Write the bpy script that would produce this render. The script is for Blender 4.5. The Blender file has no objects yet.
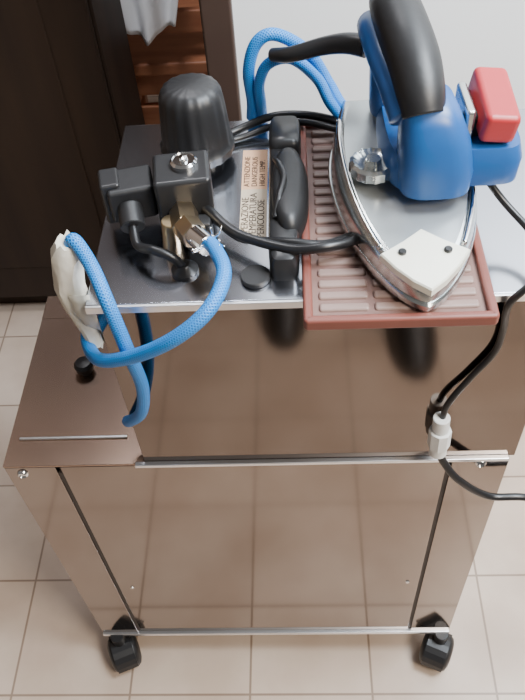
import bpy, bmesh, math, random
from mathutils import Vector, Matrix, Quaternion
random.seed(4)
ZO=.603
sc=bpy.context.scene
COL=sc.collection
# ---------------------------------------------------------------- materials
def mat(name,c,metal=0,rough=.5,c2=None,scale=8,bump=0,bscale=60,spec=.5,stretch=None,rvar=0,coat=0):
    m=bpy.data.materials.new(name); m.use_nodes=True
    nt=m.node_tree; b=nt.nodes['Principled BSDF']
    b.inputs['Metallic'].default_value=metal; b.inputs['Roughness'].default_value=rough
    b.inputs['Specular IOR Level'].default_value=spec
    b.inputs['Coat Weight'].default_value=coat
    tc=nt.nodes.new('ShaderNodeTexCoord'); mp=nt.nodes.new('ShaderNodeMapping')
    nt.links.new(tc.outputs['Object'],mp.inputs['Vector'])
    if stretch: mp.inputs['Scale'].default_value=stretch
    n=nt.nodes.new('ShaderNodeTexNoise'); n.inputs['Scale'].default_value=scale; n.inputs['Detail'].default_value=5
    nt.links.new(mp.outputs[0],n.inputs['Vector'])
    r=nt.nodes.new('ShaderNodeValToRGB')
    c2=c2 or tuple(x*.85 for x in c)
    r.color_ramp.elements[0].position=.3; r.color_ramp.elements[1].position=.7
    r.color_ramp.elements[0].color=(*c2,1); r.color_ramp.elements[1].color=(*c,1)
    nt.links.new(n.outputs['Fac'],r.inputs[0]); nt.links.new(r.outputs[0],b.inputs['Base Color'])
    if rvar:
        mr=nt.nodes.new('ShaderNodeMapRange'); mr.inputs[3].default_value=rough-rvar; mr.inputs[4].default_value=rough+rvar
        nt.links.new(n.outputs['Fac'],mr.inputs[0]); nt.links.new(mr.outputs[0],b.inputs['Roughness'])
    if bump:
        n2=nt.nodes.new('ShaderNodeTexNoise'); n2.inputs['Scale'].default_value=bscale
        nt.links.new(mp.outputs[0],n2.inputs['Vector'])
        bp=nt.nodes.new('ShaderNodeBump'); bp.inputs['Strength'].default_value=bump; bp.inputs['Distance'].default_value=.002
        nt.links.new(n2.outputs['Fac'],bp.inputs['Height']); nt.links.new(bp.outputs[0],b.inputs['Normal'])
    return m
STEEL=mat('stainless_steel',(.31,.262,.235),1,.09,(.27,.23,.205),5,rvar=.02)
STEELSHADED=mat('stainless_steel_shaded',(.21,.172,.150),1,.08,(.185,.153,.133),5,rvar=.02)  # same steel darkened: reflection of the shadowed floor put into the colour
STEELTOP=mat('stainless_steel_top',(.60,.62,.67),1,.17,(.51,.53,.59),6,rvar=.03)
STEELSH=mat('stainless_steel_brown_reflection',(.42,.30,.235),.85,.26,(.37,.26,.205),6,rvar=.04)  # same steel browned: reflection of the wardrobe put into the colour
CHROME=mat('chrome',(.85,.85,.85),1,.12)
EDGE=mat('bright_edge',(.97,.98,1.0),1,.30)
DARKGAP=mat('dark_gap',(.05,.04,.035),0,.6)
BLACK=mat('black_plastic',(.012,.012,.013),0,.34,(.018,.018,.019))
BLACKM=mat('black_matt',(.014,.014,.015),0,.45,bump=.2)
CABLE=mat('black_cable',(.01,.01,.011),0,.35)
BRASS=mat('brass',(.62,.47,.27),1,.3,(.5,.4,.3),30)
BLUEP=mat('blue_plastic',(.014,.095,.31),0,.35,(.012,.08,.26),20)
RED=mat('red_plastic',(.46,.028,.035),0,.4,(.38,.023,.028))
SILV=mat('iron_aluminium',(.66,.69,.68),.95,.24,(.52,.55,.55),18,rvar=.06)
DECK=mat('iron_deck',(.50,.53,.53),.75,.32,(.40,.43,.44),18)
NOSE=mat('nose_plate',(.92,.92,.80),.2,.4,(.86,.85,.72),25)
TRAY=mat('tray_silicone',(.20,.062,.046),0,.42,(.16,.05,.038),14)
TRAYIN=mat('tray_inner',(.20,.115,.095),0,.45,(.15,.082,.07),20)
RIB=mat('tray_rib',(.29,.20,.175),0,.38,(.21,.14,.12),25)
TAPE=mat('masking_tape',(.80,.77,.68),0,.7,(.62,.58,.48),25,bump=.6)
LAB1=mat('label_upper',(.80,.47,.28),0,.6); LAB2=mat('label_lower',(.64,.52,.38),0,.6)
INK=mat('label_ink',(.05,.03,.02),0,.6)
WHITEP=mat('white_connector',(.78,.78,.75),0,.4)
WALLW=mat('white_wall',(.92,.945,.96),0,.6,(.90,.935,.955),2)
WALLB=mat('brown_wall',(.20,.11,.07),0,.6,(.15,.08,.05),3)
BLOCKERM=mat('dark_blocker',(.12,.08,.055),0,.7,(.09,.06,.04),3)
WOODD=mat('dark_wood',(.042,.025,.016),0,.6,(.024,.015,.011),3,stretch=(6,6,.6),spec=.3)
WOODM=mat('chair_wood',(.42,.18,.09),0,.45,(.30,.11,.055),5,stretch=(1,8,8))
TRIMM=mat('trim_wood',(.05,.03,.023),0,.5)
CLOTH=mat('white_cloth',(.93,.95,.97),0,.9,(.88,.91,.94),8,bump=.3,bscale=200)
LEATH=mat('boot_leather',(.015,.013,.012),0,.45,bump=.3)
def hosemat():
    m=bpy.data.materials.new('blue_braided_hose'); m.use_nodes=True; nt=m.node_tree; b=nt.nodes['Principled BSDF']
    b.inputs['Roughness'].default_value=.4
    uv=nt.nodes.new('ShaderNodeTexCoord'); outs=[]
    for s in (1,-1):
        mp=nt.nodes.new('ShaderNodeMapping'); mp.inputs['Scale'].default_value=(3,s*3,1)
        nt.links.new(uv.outputs['UV'],mp.inputs[0])
        w=nt.nodes.new('ShaderNodeTexWave'); w.bands_direction='DIAGONAL'; w.inputs['Scale'].default_value=1.0
        nt.links.new(mp.outputs[0],w.inputs[0]); outs.append(w)
    mx=nt.nodes.new('ShaderNodeMath'); mx.operation='MAXIMUM'
    nt.links.new(outs[0].outputs['Fac'],mx.inputs[0]); nt.links.new(outs[1].outputs['Fac'],mx.inputs[1])
    r=nt.nodes.new('ShaderNodeValToRGB'); r.color_ramp.elements[0].position=.3; r.color_ramp.elements[1].position=.95
    r.color_ramp.elements[0].color=(.003,.09,.36,1); r.color_ramp.elements[1].color=(.014,.27,.74,1)
    nt.links.new(mx.outputs[0],r.inputs[0]); nt.links.new(r.outputs[0],b.inputs['Base Color'])
    bp=nt.nodes.new('ShaderNodeBump'); bp.inputs['Strength'].default_value=.5; bp.inputs['Distance'].default_value=.001
    nt.links.new(mx.outputs[0],bp.inputs['Height']); nt.links.new(bp.outputs[0],b.inputs['Normal'])
    return m
HOSE=hosemat()
def floormat():
    m=bpy.data.materials.new('floor_tiles'); m.use_nodes=True; nt=m.node_tree; b=nt.nodes['Principled BSDF']
    tc=nt.nodes.new('ShaderNodeTexCoord'); mp=nt.nodes.new('ShaderNodeMapping')
    mp.inputs['Location'].default_value=(-.037,-.125,0)
    nt.links.new(tc.outputs['Object'],mp.inputs[0])
    br=nt.nodes.new('ShaderNodeTexBrick'); br.offset=0; br.squash=1
    br.inputs['Scale'].default_value=1; br.inputs['Brick Width'].default_value=.2; br.inputs['Row Height'].default_value=.2
    br.inputs['Mortar Size'].default_value=.0026; br.inputs['Mortar Smooth'].default_value=.6
    br.inputs['Color1'].default_value=(.64,.515,.415,1); br.inputs['Color2'].default_value=(.58,.46,.37,1); br.inputs['Mortar'].default_value=(.30,.22,.165,1)
    nt.links.new(mp.outputs[0],br.inputs[0])
    n=nt.nodes.new('ShaderNodeTexNoise'); n.inputs['Scale'].default_value=7; n.inputs['Detail'].default_value=6
    nt.links.new(tc.outputs['Object'],n.inputs[0])
    r=nt.nodes.new('ShaderNodeValToRGB'); r.color_ramp.elements[0].color=(.82,.78,.75,1); r.color_ramp.elements[1].color=(1,1,1,1)
    r.color_ramp.elements[0].position=.35; r.color_ramp.elements[1].position=.65
    nt.links.new(n.outputs[0],r.inputs[0])
    mx=nt.nodes.new('ShaderNodeMix'); mx.data_type='RGBA'; mx.blend_type='MULTIPLY'; mx.inputs[0].default_value=1
    nt.links.new(br.outputs[0],mx.inputs[6]); nt.links.new(r.outputs[0],mx.inputs[7])
    nt.links.new(mx.outputs[2],b.inputs['Base Color']); b.inputs['Roughness'].default_value=.3
    return m
FLOOR=floormat()
# ---------------------------------------------------------------- helpers
def empty(name,loc=(0,0,0)):
    o=bpy.data.objects.new(name,None); COL.objects.link(o); o.location=loc; o.empty_display_size=.05; return o
def fin(name,verts,faces,m,parent=None,smooth=False,bevel=0,seg=3,sub=0):
    me=bpy.data.meshes.new(name); me.from_pydata([tuple(v) for v in verts],[],faces); me.update()
    bm=bmesh.new(); bm.from_mesh(me); bmesh.ops.recalc_face_normals(bm,faces=bm.faces); bm.to_mesh(me); bm.free()
    o=bpy.data.objects.new(name,me); COL.objects.link(o)
    if m: me.materials.append(m)
    if parent: o.parent=parent
    if smooth:
        for p in me.polygons: p.use_smooth=True
    if bevel:
        md=o.modifiers.new('bevel','BEVEL'); md.width=bevel; md.segments=seg; md.limit_method='ANGLE'; md.angle_limit=.6
        for p in me.polygons: p.use_smooth=True
        md.harden_normals=True
    if sub:
        md=o.modifiers.new('sub','SUBSURF'); md.levels=sub; md.render_levels=sub
    return o
def box(name,x0,x1,y0,y1,z0,z1,m,parent=None,bevel=0,rz=0,seg=3,rx=0,ry=0,taper=1):
    c=Vector(((x0+x1)/2,(y0+y1)/2,(z0+z1)/2)); h=Vector((abs(x1-x0)/2,abs(y1-y0)/2,abs(z1-z0)/2))
    vs=[]
    for k in (-1,1):
        t=taper if k>0 else 1
        for (a,b) in ((-1,-1),(1,-1),(1,1),(-1,1)): vs.append(Vector((a*h.x*t,b*h.y*t,k*h.z)))
    M=Matrix.Rotation(rz,4,'Z')@Matrix.Rotation(ry,4,'Y')@Matrix.Rotation(rx,4,'X')
    vs=[M@v+c for v in vs]
    return fin(name,vs,[(0,1,2,3),(4,5,6,7),(0,1,5,4),(1,2,6,5),(2,3,7,6),(3,0,4,7)],m,parent,bevel=bevel,seg=seg)
def lathe(name,prof,m,parent=None,org=(0,0,0),axis=(0,0,1),n=40,smooth=True,ribs=0,ribamp=0):
    q=Vector((0,0,1)).rotation_difference(Vector(axis).normalized()); vs=[];fs=[]
    for (r,z) in prof:
        for i in range(n):
            a=2*math.pi*i/n; rr=r*(1+ribamp*math.cos(ribs*a)) if ribs else r
            vs.append(q@Vector((rr*math.cos(a),rr*math.sin(a),z))+Vector(org))
    L=len(prof)
    for j in range(L-1):
        for i in range(n): fs.append((j*n+i,j*n+(i+1)%n,(j+1)*n+(i+1)%n,(j+1)*n+i))
    fs.append(tuple(range(n))); fs.append(tuple((L-1)*n+i for i in range(n)))
    o=fin(name,vs,fs,m,parent)
    for p in o.data.polygons: p.use_smooth=smooth and len(p.vertices)==4
    md=o.modifiers.new('es','EDGE_SPLIT'); md.split_angle=.7
    return o
def cyl(name,p0,p1,r,m,parent=None,n=32,r1=None,ch=.0008):
    p0=Vector(p0);p1=Vector(p1);L=(p1-p0).length; r1=r if r1 is None else r1
    return lathe(name,[(r-ch,0),(r,ch),(r1,L-ch),(r1-ch,L)],m,parent,p0,p1-p0,n)
def catmull(pts,k=14):
    P=[Vector(p) for p in pts]; P=[P[0]*2-P[1]]+P+[P[-1]*2-P[-2]]; out=[]
    for i in range(1,len(P)-2):
        a,b,c,d=P[i-1:i+3]
        for j in range(k):
            t=j/k; out.append(.5*((2*b)+(-a+c)*t+(2*a-5*b+4*c-d)*t*t+(-a+3*b-3*c+d)*t**3))
    out.append(P[-2]); return out
def tube(name,pts,r,m,parent=None,n=14,k=14,rf=None,flat=1):
    C=catmull(pts,k); vs=[];fs=[]; L=len(C); T=[(C[min(i+1,L-1)]-C[max(i-1,0)]).normalized() for i in range(L)]
    up=Vector((0,0,1)) if abs(T[0].z)<.9 else Vector((0,1,0)); N=(up-T[0]*up.dot(T[0])).normalized(); dist=[0]
    for i in range(L):
        if i:
            N=T[i-1].rotation_difference(T[i])@N; N=(N-T[i]*N.dot(T[i])).normalized(); dist.append(dist[-1]+(C[i]-C[i-1]).length)
        B=T[i].cross(N); rr=r*(rf(i/(L-1)) if rf else 1)
        for j in range(n):
            a=2*math.pi*j/n; vs.append(C[i]+N*math.cos(a)*rr*flat+B*math.sin(a)*rr)
    for i in range(L-1):
        for j in range(n): fs.append((i*n+j,i*n+(j+1)%n,(i+1)*n+(j+1)%n,(i+1)*n+j))
    fs.append(tuple(range(n))); fs.append(tuple((L-1)*n+i for i in range(n)))
    o=fin(name,vs,fs,m,parent,smooth=True)
    uvl=o.data.uv_layers.new(name='UVMap')
    for p in o.data.polygons:
        if len(p.vertices)!=4: continue
        js=[v%n for v in p.vertices]; wrap=(0 in js and n-1 in js)
        for li,v in zip(p.loop_indices,p.vertices):
            j=v%n
            if wrap and j==0: j=n
            uvl.data[li].uv=(dist[v//n]/.012, j/n*2)
    return o
def loft(name,rings,m,parent=None,smooth=True,sub=0,bevel=0,split=.6):
    n=len(rings[0]); vs=[v for r in rings for v in r]; fs=[]
    for j in range(len(rings)-1):
        for i in range(n): fs.append((j*n+i,j*n+(i+1)%n,(j+1)*n+(i+1)%n,(j+1)*n+i))
    fs.append(tuple(range(n))); fs.append(tuple((len(rings)-1)*n+i for i in range(n)))
    o=fin(name,vs,fs,m,parent,smooth=smooth,sub=sub,bevel=bevel)
    md=o.modifiers.new('es','EDGE_SPLIT'); md.split_angle=split
    return o
def rrect(cx,cy,hx,hy,z,p=4,n=32):
    out=[]
    for i in range(n):
        a=2*math.pi*i/n; c,s=math.cos(a),math.sin(a)
        out.append(Vector((cx+hx*math.copysign(abs(c)**(2/p),c),cy+hy*math.copysign(abs(s)**(2/p),s),z)))
    return out
# ---------------------------------------------------------------- room
G=-ZO
box('floor',-2.5,2.5,-2.6,3.0,G-.05,G,FLOOR)
box('wall_back',.262,2.5,.5,.6,G,G+2.5,WALLW)
box('trim_1',.222,.262,.485,.60,G,G+2.5,TRIMM,bevel=.004)
box('wall_far',-.56,.6,2.2,2.3,G,G+2.5,WALLB)
box('light_blocker_left',-.66,-.56,-.05,2.3,G,G+2.5,BLOCKERM)  # unseen dark slab, added to block light from the left and darken reflections
w=empty('wardrobe')
box('carcass',-.55,-.0,.82,1.04,G+.05,G+1.95,WOODD,w,.004)
box('plinth',-.54,-.02,.835,1.03,G,G+.05,WOODD,w)
box('door',-.548,-.005,.804,.82,G+.05,G+1.94,WOODD,w,.004)
box('door_panel',-.46,-.085,.800,.804,G+.15,G+1.86,WOODD,w,.002)
cyl('door_knob',(-.50,.804,G+1.05),(-.50,.78,G+1.05),.014,BRASS,w)
c=empty('wooden_chair')
cx0,cx1,cy=-.10,.205,1.12
for i,x in enumerate((cx0,cx1)):
    box('back_post_%d'%i,x-.018,x+.018,cy-.018,cy+.018,G,G+.86,WOODM,c,.004)
    box('front_leg_%d'%i,x-.018,x+.018,cy+.34,cy+.376,G,G+.45,WOODM,c,.004)
    box('side_rail_%d'%i,x-.01,x+.01,cy+.02,cy+.34,G+.38,G+.43,WOODM,c,.003)
    box('side_stretcher_%d'%i,x-.01,x+.01,cy+.02,cy+.34,G+.16,G+.19,WOODM,c,.003)
box('seat',cx0-.02,cx1+.02,cy-.02,cy+.39,G+.43,G+.46,WOODM,c,.006)
for i,z in enumerate((.80,.66,.52)):
    box('back_slat_%d'%i,cx0+.018,cx1-.018,cy-.009,cy+.009,G+z,G+z+.05,WOODM,c,.004)
box('back_stretcher',cx0+.018,cx1-.018,cy-.01,cy+.01,G+.3,G+.35,WOODM,c,.003)
box('back_rail',cx0+.018,cx1-.018,cy-.012,cy+.012,G+.38,G+.43,WOODM,c,.003)
vs=[];fs=[];nx=40
rows=[(.045,.70),(.036,.78),(.028,.845),(.014,.866),(-.014,.867)]
nz=30+len(rows)
for j in range(nz):
    for i in range(nx):
        s=i/(nx-1)
        if j<len(rows):
            x=-.15+.32*s; y=cy+rows[j][0]+.003*math.sin(s*20)*(j<2); z=G+rows[j][1]
        else:
            t=(j-len(rows))/29; x=-.15+.32*s*(1-.50*t)+.085*t
            z=G+.860-.335*t*(1-.30*abs(s-.6))
            y=cy-.030-.012*math.sin(s*17+t*3)*min(1,t*4)-.006*math.sin(s*31-t*5)*min(1,t*4)-.02*t
        vs.append((x,y,z))
for j in range(nz-1):
    for i in range(nx-1): fs.append((j*nx+i,j*nx+i+1,(j+1)*nx+i+1,(j+1)*nx+i))
o=fin('white_cloth',vs,fs,CLOTH,None,smooth=True)
md=o.modifiers.new('s','SOLIDIFY'); md.thickness=.003
# ---------------------------------------------------------------- steam generator cabinet
H=.521;W=.56;S=.16;h=.258;D=.261
cab=empty('steam_generator_cabinet')
DB=D
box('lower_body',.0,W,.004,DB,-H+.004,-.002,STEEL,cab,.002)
box('frame_left',.0,.058,-.002,.004,-H+.004,-.004,STEEL,cab,.0006)
box('frame_right',.499,W,-.002,.004,-H+.004,-.004,STEEL,cab,.0006)
box('front_panel',.063,.494,-.001,.004,-H+.006,-.006,STEEL,cab,.0006)
box('gap_left',.058,.063,.000,.0042,-H+.006,-.02,DARKGAP,cab)
box('gap_right',.494,.499,.000,.0042,-H+.006,-.02,DARKGAP,cab)
box('shelf',0,S,-.003,.2205,-.002,.001,STEELSH,cab,.0008)
box('shelf_back_wall',0,S,.2205,DB,-.002,.001,STEELSH,cab)
box('upper_body',S,W+.005,.0,DB,-.001,h-.004,STEELSHADED,cab,.001)
box('lip',S-.01,W-.002,-.006,.0,-.003,.002,EDGE,cab,.001)
box('bottom_edge',0,W,-.006,.004,-H-.003,-H+.005,EDGE,cab,.001)
box('top_plate',S-.005,W+.02,-.004,D,h-.004,h,STEELTOP,cab,.001)
box('top_edge',S-.005,W+.02,-.007,-.004,h-.008,h,EDGE,cab,.0006)
box('slot_bar',.012,.137,.0310,.0345,.001,.0040,EDGE,cab,.001)
lathe('shelf_knob',[(.006,0),(.006,.006),(.011,.008),(.012,.016),(.009,.02),(.0001,.021)],BLACK,cab,(.074,.129,.001))
for i,(x,z) in enumerate(((.018,-.016),(.530,-.011))):
    lathe('screw_%d'%i,[(.0065,0),(.006,.002),(.0045,.0035),(.0045,.002),(.0001,.0018)],CHROME,cab,(x,-.002,z),(0,-1,0),n=24)
for i,(x,z) in enumerate(((.082,-.34),(.478,-.33))):
    lathe('panel_screw_%d'%i,[(.003,0),(.0025,.0015),(.0001,.0018)],CHROME,cab,(x,-.001,z),(0,-1,0),n=20)
def castor(i,x,y,ang):
    e=empty('castor_%d'%i,(x,y,G)); e.parent=cab; e.rotation_euler=(0,0,ang)
    for s in (-1,1):
        lathe('wheel_%d'%s,[(.012,0),(.024,.001),(.029,.004),(.029,.014),(.026,.018),(.018,.021),(.008,.022)],BLACKM,e,(.0,s*.003,.029),(0,s,0),n=36)
    rings=[]
    for k in range(9):
        a=math.radians(40+k*17); rings.append([Vector((.033*math.cos(a),yy,.029+.033*math.sin(a))) for yy in (-.017,.017)]+[Vector((.030*math.cos(a),yy,.029+.030*math.sin(a))) for yy in (.017,-.017)])
    loft('hood',rings,BLACK,e,smooth=False)
    cyl('axle',(0,-.024,.029),(0,.024,.029),.005,CHROME,e)
    cyl('stem',(0.008,0,.055),(0.008,0,.083),.011,BLACK,e)
castor(1,.026,-.014,1.95); castor(2,.545,-.014,1.15); castor(3,.04,.225,.6); castor(4,.52,.225,2.4)
# ---- valve cluster
box('coil_body',.212,.262,.078,.124,h+.012,h+.062,BLACK,cab,.004,rz=.12)
lathe('coil_nut',[(.012,0),(.012,.004),(.0100,.006),(.0100,.005),(.004,.005),(.0035,.008),(.0001,.009)],CHROME,cab,(.240,.103,h+.062),n=24)
cyl('coil_core',(.237,.10,h),(.237,.10,h+.014),.016,BRASS,cab)
box('plug_body',.168,.210,.082,.118,h+.018,h+.052,BLACKM,cab,.004,rz=.22)
box('plug_cap',.163,.181,.084,.112,h+.014,h+.056,BLACK,cab,.003,rz=.22)
cyl('plug_gland',(.189,.084,h+.033),(.193,.064,h+.026),.011,BLACKM,cab)
tube('plug_cable',[(.192,.068,h+.028),(.198,.048,h+.02),(.214,.038,h+.022),(.230,.034,h+.016),(.238,.034,h+.002)],.0042,CABLE,cab)
lathe('plate_grommet',[(.012,0),(.012,.003),(.008,.006),(.005,.009)],BLACK,cab,(.238,.034,h))
lathe('safety_cap',[(.024,0),(.024,.010),(.036,.012),(.037,.020),(.034,.024),(.034,.030),(.0315,.060),(.0300,.072),(.027,.079),(.020,.083),(.0001,.084)],BLACKM,cab,(.240,.196,h),n=96,ribs=16,ribamp=.016)
cyl('valve_body',(.237,.078,h+.03),(.243,.050,h+.034),.013,BRASS,cab,n=6)
cyl('valve_nut',(.243,.052,h+.036),(.252,.034,h+.039),.012,BRASS,cab,n=6)
cyl('valve_foot',(.225,.062,h),(.228,.062,h+.034),.009,BRASS,cab,n=24)
cyl('ferrule',(.251,.036,h+.040),(.264,.020,h+.041),.0095,CHROME,cab)
for i in range(20):
    p=Vector((.262,.024,h+.042)); d=Vector((random.uniform(-1,1),random.uniform(-1,.6),random.uniform(-.2,1)))*.016
    tube('wire_strand_%d'%i,[p,p+d*.6+Vector((.003,0,0)),p+d],.0008,CHROME,cab,n=6,k=5)
box('valve_bracket',.238,.262,.06,.075,h,h+.03,BLACKM,cab,.002)
box('label_plate_upper',.284,.309,.143,.206,h,h+.0008,LAB1,cab); box('label_plate_lower',.284,.309,.070,.143,h,h+.0008,LAB2,cab)
def text(s,x,y,size,name):
    cu=bpy.data.curves.new(name,'FONT'); cu.body=s; cu.size=size; cu.extrude=.0001
    o=bpy.data.objects.new(name,cu); COL.objects.link(o); o.data.materials.append(INK); o.rotation_euler=(0,0,math.pi/2); o.location=(x,y,h+.0011); o.parent=cab
for i,(a,b) in enumerate((("OPERAZIONE","ATTENZIONE"),("TEMPERATURA","DANGEROUS"),("PERICOLOSE","HIGH TEMP."))):
    text(a,.2915+i*.0075,.073,.0095,'label_text_a%d'%i); text(b,.2915+i*.0075,.147,.0078,'label_text_b%d'%i)
loft('cord_housing',[rrect(.325,.118,.0135,.100,h,7,48),rrect(.325,.118,.0135,.100,h+.018,7,48),rrect(.325,.118,.012,.098,h+.023,6,48),rrect(.325,.118,.009,.094,h+.025,5,48)],BLACK,cab)
loft('housing_cover',[rrect(.331,.112,.0170,.058,h,2.3,44),rrect(.331,.112,.0170,.058,h+.022,2.3,44),rrect(.330,.112,.0145,.054,h+.031,2.3,44),rrect(.329,.112,.009,.046,h+.035,2.3,44)],BLACKM,cab,split=1.2)
loft('housing_head',[rrect(.327,.196,.0155,.024,h,5,44),rrect(.327,.196,.0155,.024,h+.026,5,44),rrect(.327,.196,.013,.021,h+.032,5,44)],BLACK,cab,split=1.2)
tube('housing_ring',[(.318,.155,h+.026),(.322,.135,h+.034),(.326,.112,h+.037),(.322,.09,h+.034),(.318,.07,h+.026)],.003,BLACK,cab)
cyl('plate_reflection',(.300,.022,h),(.300,.022,h+.005),.013,BLACKM,cab)  # dark disc modelled in place of a reflection on the top plate
# ---------------------------------------------------------------- hoses / cables
hs=empty('blue_steam_hose')
tube('hose_from_valve',[(.258,.030,.300),(.270,.012,.303),(.279,-.02,.305),(.268,-.05,.298),(.240,-.06,.277),(.201,-.05,.2447),(.163,-.03,.2166),(.1445,0,.204),(.145,.015,.222),(.140,.018,.26),(.150,.018,.305)],.0062,HOSE,hs)
tube('hose_to_body',[(.150,.018,.305),(.157,.015,.314),(.170,0,.298),(.183,-.025,.28),(.190,-.032,.229),(.190,-.022,.1665),(.178,-.012,.112),(.158,.004,.075),(.150,.02,.052),(.163,.028,.04)],.0062,HOSE,hs)
hr=empty('iron_steam_hose')
tube('hose_rear_outer',[(.292,.26,.262),(.294,.255,.285),(.293,.25,.322),(.303,.25,.35),(.322,.25,.357),(.352,.25,.337),(.372,.245,.305),(.385,.225,.292),(.40,.205,.30)],.0062,HOSE,hr)
tube('hose_rear_inner',[(.303,.26,.262),(.303,.25,.285),(.303,.245,.31),(.313,.24,.333),(.336,.235,.34),(.36,.235,.318),(.372,.225,.298),(.385,.215,.285)],.0055,HOSE,hr)
tube('strain_relief',[(.318,.235,.345),(.336,.22,.353),(.365,.21,.365),(.385,.2,.372),(.402,.19,.374)],.0085,BLACK,hr,rf=lambda t:.75+.45*t)
tp=empty('masking_tape_wrap'); tp.parent=hs
rings=[]
pa=[(.150,.018,.312),(.146,.018,.298),(.142,.018,.282),(.139,.018,.262),(.140,.016,.245),(.143,.014,.228),(.148,.008,.213),(.152,.002,.203)]
for i,p in enumerate(pa):
    r=[.010,.013,.012,.013,.012,.0105,.009,.008][i]
    rings.append([Vector(p)+Vector((math.cos(a)*r*(1+.16*random.uniform(-1,1)),math.sin(a)*r*(1+.16*random.uniform(-1,1)),.003*random.uniform(-1,1))) for a in [2*math.pi*k/18 for k in range(18)]])
loft('wrap',rings,TAPE,tp)
vs=[];fs=[]
for j in range(10):
    t=j/9
    for i in range(4):
        vs.append((.140+i*.006+.012*t+.001*math.sin(j*2+i),.004-.004*math.sin(t*5),.262-.065*t))
for j in range(9):
    for i in range(3): fs.append((j*4+i,j*4+i+1,(j+1)*4+i+1,(j+1)*4+i))
o=fin('loose_flap',vs,fs,TAPE,tp,smooth=True); md=o.modifiers.new('s','SOLIDIFY'); md.thickness=.0008
pc=empty('black_power_cable'); pc.parent=cab
tube('cable_front_a',[(.252,.09,.285),(.262,.075,.288),(.287,.05,.284),(.330,.030,.284),(.358,.026,.288),(.380,.036,.284),(.396,.052,.278)],.0045,CABLE,pc)
tube('cable_front_b',[(.252,.098,.277),(.266,.08,.275),(.29,.058,.272),(.330,.040,.282),(.360,.038,.280),(.385,.052,.276)],.0042,CABLE,pc)
tube('cable_rear_a',[(.262,.222,.264),(.285,.235,.267),(.315,.24,.275),(.345,.236,.278),(.372,.22,.282),(.39,.20,.285)],.0042,CABLE,pc)
tube('cable_rear_b',[(.26,.212,.264),(.285,.222,.264),(.315,.23,.270),(.345,.224,.277),(.38,.205,.280)],.0036,CABLE,pc)
kc=empty('mains_cable'); kc.parent=cab
tube('cable_upper',[(.487,.080,.325),(.512,.065,.297),(.532,.04,.284),(.538,.01,.282),(.524,-.012,.278),(.509,-.014,.255),(.513,-.006,.215),(.511,-.005,.182),(.495,-.005,.145),(.479,-.008,.110),(.475,-.011,.086)],.0032,CABLE,kc)
tube('cable_lower',[(.4765,-.014,.037),(.484,-.018,.018),(.503,-.024,-.010),(.541,-.024,-.046),(.590,-.024,-.054),(.66,-.02,-.12),(.74,0,-.3),(.80,.03,-.5),(.86,.06,G+.006),(1.1,.2,G+.006)],.0042,CABLE,kc)
cyl('connector_top',(.4745,-.011,.090),(.4755,-.012,.070),.0085,WHITEP,kc)
cyl('connector_body',(.4755,-.012,.070),(.4763,-.013,.044),.0115,WHITEP,kc,n=8)
cyl('connector_nut',(.4763,-.013,.044),(.477,-.014,.030),.009,WHITEP,kc)
# ---------------------------------------------------------------- tray
tr=empty('iron_rest_tray')
tx0,tx1,ty0,ty1=.341,.494,-.040,.238
box('tray_base',tx0,tx1,ty0,ty1,h,h+.007,TRAYIN,tr,.002)
for nme,a in (('rim_front',(tx0,tx1,ty0-.001,ty0+.007)),('rim_back',(tx0,tx1,ty1-.007,ty1)),('rim_left',(tx0-.001,tx0+.007,ty0,ty1)),('rim_right',(tx1-.007,tx1+.001,ty0,ty1))):
    box(nme,*a,h,h+.0125,TRAY,tr,.003)
n=19
for i in range(n):
    y=ty0+.018+i*(ty1-ty0-.036)/(n-1)
    box('rib_a%d'%i,tx0+.012,.394,y-.0044,y+.0044,h+.004,h+.0095,RIB,tr,.0026)
    box('rib_b%d'%i,.398,tx1-.012,y-.0044,y+.0044,h+.004,h+.0095,RIB,tr,.0026)
# ---------------------------------------------------------------- iron
ir=empty('steam_iron',(.4384,-.034,h+.0127)); ir.rotation_euler=(0,0,.03)
LN=.235
def wid(t):
    return .066*(1-(1-min(t/.72,1))**1.9)**.66 if t<.72 else .066*(1-.18*((t-.72)/.28)**2)
def outline(sx,y0,y1,z,zt=0,n=26):
    L=[];R=[]
    for i in range(n+1):
        t=(i/n)**1.5; y=y0+(y1-y0)*t; w_=max(wid(t)*sx,.0008)
        zz=z+zt*(1-t)
        R.append(Vector((w_,y,zz))); L.append(Vector((-w_,y,zz)))
    return R+L[::-1]
loft('soleplate',[outline(1,0,LN,0),outline(1.0,0,LN,.005),outline(.985,.002,LN-.002,.007)],SILV,ir)
loft('heat_shield',[outline(.97,.003,LN-.004,.007),outline(.95,.004,LN-.006,.030,-.016),outline(.90,.006,LN-.010,.050,-.031),outline(.84,.012,LN-.016,.053,-.032)],SILV,ir,split=.9)
loft('shield_deck',[outline(.80,.018,LN-.018,.050,-.031),outline(.80,.018,LN-.018,.0545,-.0325)],DECK,ir,split=.9)
fl=[]
for i in range(24):
    t=i/23; y=.045+(LN-.04-.045)*t; fl.append((-max(wid(y/LN)*.86,.002),y,.0545-.0315*(1-y/LN)))
tube('flange_left',fl,.0024,CHROME,ir,n=8,k=3)
tube('flange_right',[(-a,b,c_) for a,b,c_ in fl],.0024,CHROME,ir,n=8,k=3)
nr=[]
for dz,s_ in ((-.002,1.0),(.0045,1.0),(.0057,.96)):
    r=[]
    for (x,y) in ((0,-.004),(.013,.006),(.025,.019),(.0355,.034),(.016,.046),(0,.058),(-.016,.046),(-.0355,.034),(-.025,.019),(-.013,.006)):
        yy=.03+(y-.03)*s_; r.append(Vector((x*s_,yy,.0235+.125*yy+dz)))
    nr.append(r)
loft('nose_plate',nr,NOSE,ir,smooth=False)
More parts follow.
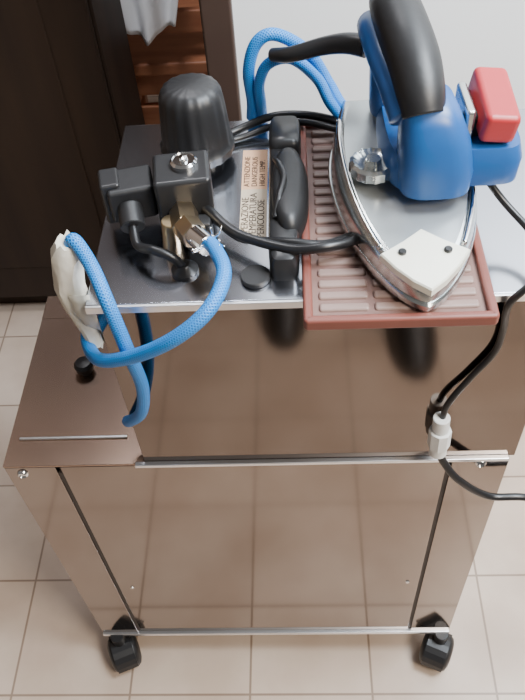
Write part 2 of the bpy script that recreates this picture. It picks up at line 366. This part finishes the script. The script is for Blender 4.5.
for i,s in enumerate((-1,1)): cyl('nose_screw_%d'%i,(s*.018,.034,.031),(s*.018,.0335,.0360),.0033,BLACK,ir)
# blue body
loft('body_base',[rrect(.004,.155,.028,.062,.045,3,40),rrect(.004,.155,.028,.062,.062,3,40),rrect(.004,.155,.024,.058,.072,3,40)],BLUEP,ir)
loft('front_post',[rrect(.015,.104,.029,.026,.048,3.2,36),rrect(.015,.104,.030,.026,.066,3.2,36),rrect(.012,.106,.028,.025,.090,3,36),rrect(.008,.109,.024,.023,.108,2.8,36),rrect(.004,.113,.020,.019,.122,2.6,36)],BLUEP,ir,split=1.2)
loft('rear_post',[rrect(.000,.196,.028,.020,.060,3.2,36),rrect(-.004,.200,.025,.020,.10,3,36),rrect(-.008,.205,.024,.022,.135,3,36)],BLUEP,ir,split=1.2)
tube('handle',[(.001,.100,.112),(-.001,.112,.125),(-.004,.133,.138),(-.009,.16,.148),(-.012,.19,.152),(-.012,.215,.147)],.0195,BLACKM,ir,n=28,rf=lambda t:.84+.16*math.sin(t*3.14)+.12*t)
tube('handle_underside',[(-.012,.108,.106),(-.018,.13,.120),(-.025,.16,.130),(-.028,.19,.133),(-.028,.21,.130)],.0125,BLUEP,ir,n=20)
lathe('thermostat_dial',[(.020,0),(.020,.008),(.017,.010),(.013,.007),(.007,.007),(.006,.012),(.0001,.012)],SILV,ir,(-.032,.125,.046),n=48,ribs=16,ribamp=.03)
# trigger block on the right
loft('trigger_bracket',[rrect(.056,.118,.028,.028,.050,4,36),rrect(.056,.118,.029,.029,.070,4,36),rrect(.056,.120,.026,.026,.082,4,36)],BLUEP,ir)
box('trigger_block',.040,.078,.112,.155,.080,.100,BLACKM,ir,.004)
box('red_trigger',.047,.075,.094,.160,.088,.114,RED,ir,.005,ry=.12,rx=.10)
box('trigger_clip',.035,.043,.105,.150,.078,.110,SILV,ir,.003)
# ---------------------------------------------------------------- boots (standing by the cabinet)
def boot(name,x,y):
    e=empty(name,(x,y,G))
    rings=[]
    prof=[(0,.13,.050,.01),(.012,.135,.052,0),(.03,.133,.050,0),(.055,.115,.046,-.015),(.08,.085,.042,-.045),(.11,.062,.042,-.068),(.16,.055,.045,-.075),(.24,.058,.052,-.078)]
    for z,hy,hx,oy in prof: rings.append(rrect(0,oy,hx,hy,z,2.4,32))
    loft('upper',rings,LEATH,e)
    loft('sole',[rrect(0,0,.054,.138,0,2.4,32),rrect(0,0,.054,.138,.02,2.4,32)],BLACKM,e)
    for k in range(5): cyl('lace_%d'%k,(-.022,.05-.022*k,.060+.012*k),(.022,.05-.022*k,.060+.012*k),.003,BLACK,e)
boot('boot',.300,-.80); boot('boot',.585,-.705)
# ---------------------------------------------------------------- shift so floor is z=0
for o in bpy.data.objects:
    if o.parent is None: o.location.z+=ZO
# ---------------------------------------------------------------- camera
cd=bpy.data.cameras.new('camera'); cam=bpy.data.objects.new('camera',cd); COL.objects.link(cam)
r0=(.99824,.0132,-.05785); r1=(-.02702,-.76686,-.64125); r2=(-.05283,.64168,-.76515)
M=Matrix(((r0[0],-r1[0],-r2[0],.3392),(r0[1],-r1[1],-r2[1],-.4491),(r0[2],-r1[2],-r2[2],.7238+ZO),(0,0,0,1)))
cam.matrix_world=M; cd.sensor_width=36; cd.lens=766.5/700*36; cd.clip_start=.01; sc.camera=cam
# ---------------------------------------------------------------- light
wd=bpy.data.worlds.new('world'); sc.world=wd; wd.use_nodes=True
bg=wd.node_tree.nodes['Background']; bg.inputs[0].default_value=(.95,.90,.86,1); bg.inputs[1].default_value=.20
def area(name,loc,tgt,size,power,col):
    l=bpy.data.lights.new(name,'AREA'); l.size=size; l.energy=power; l.color=col
    o=bpy.data.objects.new(name,l); COL.objects.link(o); o.location=loc
    o.rotation_euler=(Vector(tgt)-Vector(loc)).to_track_quat('-Z','Y').to_euler()
area('ceiling_lamp',(1.25,-.85,2.0),(.4,-.2,.2),.5,38,(1,.90,.78))
area('wall_fill',(1.15,-.05,2.25),(.65,.55,1.0),.6,80,(.84,.92,1))  # added fill aimed at the white wall to brighten it
area('back_fill',(.15,.70,2.1),(.0,1.1,.75),.35,17,(.97,.96,1))  # added fill, no visible source, brightens the chair and cloth
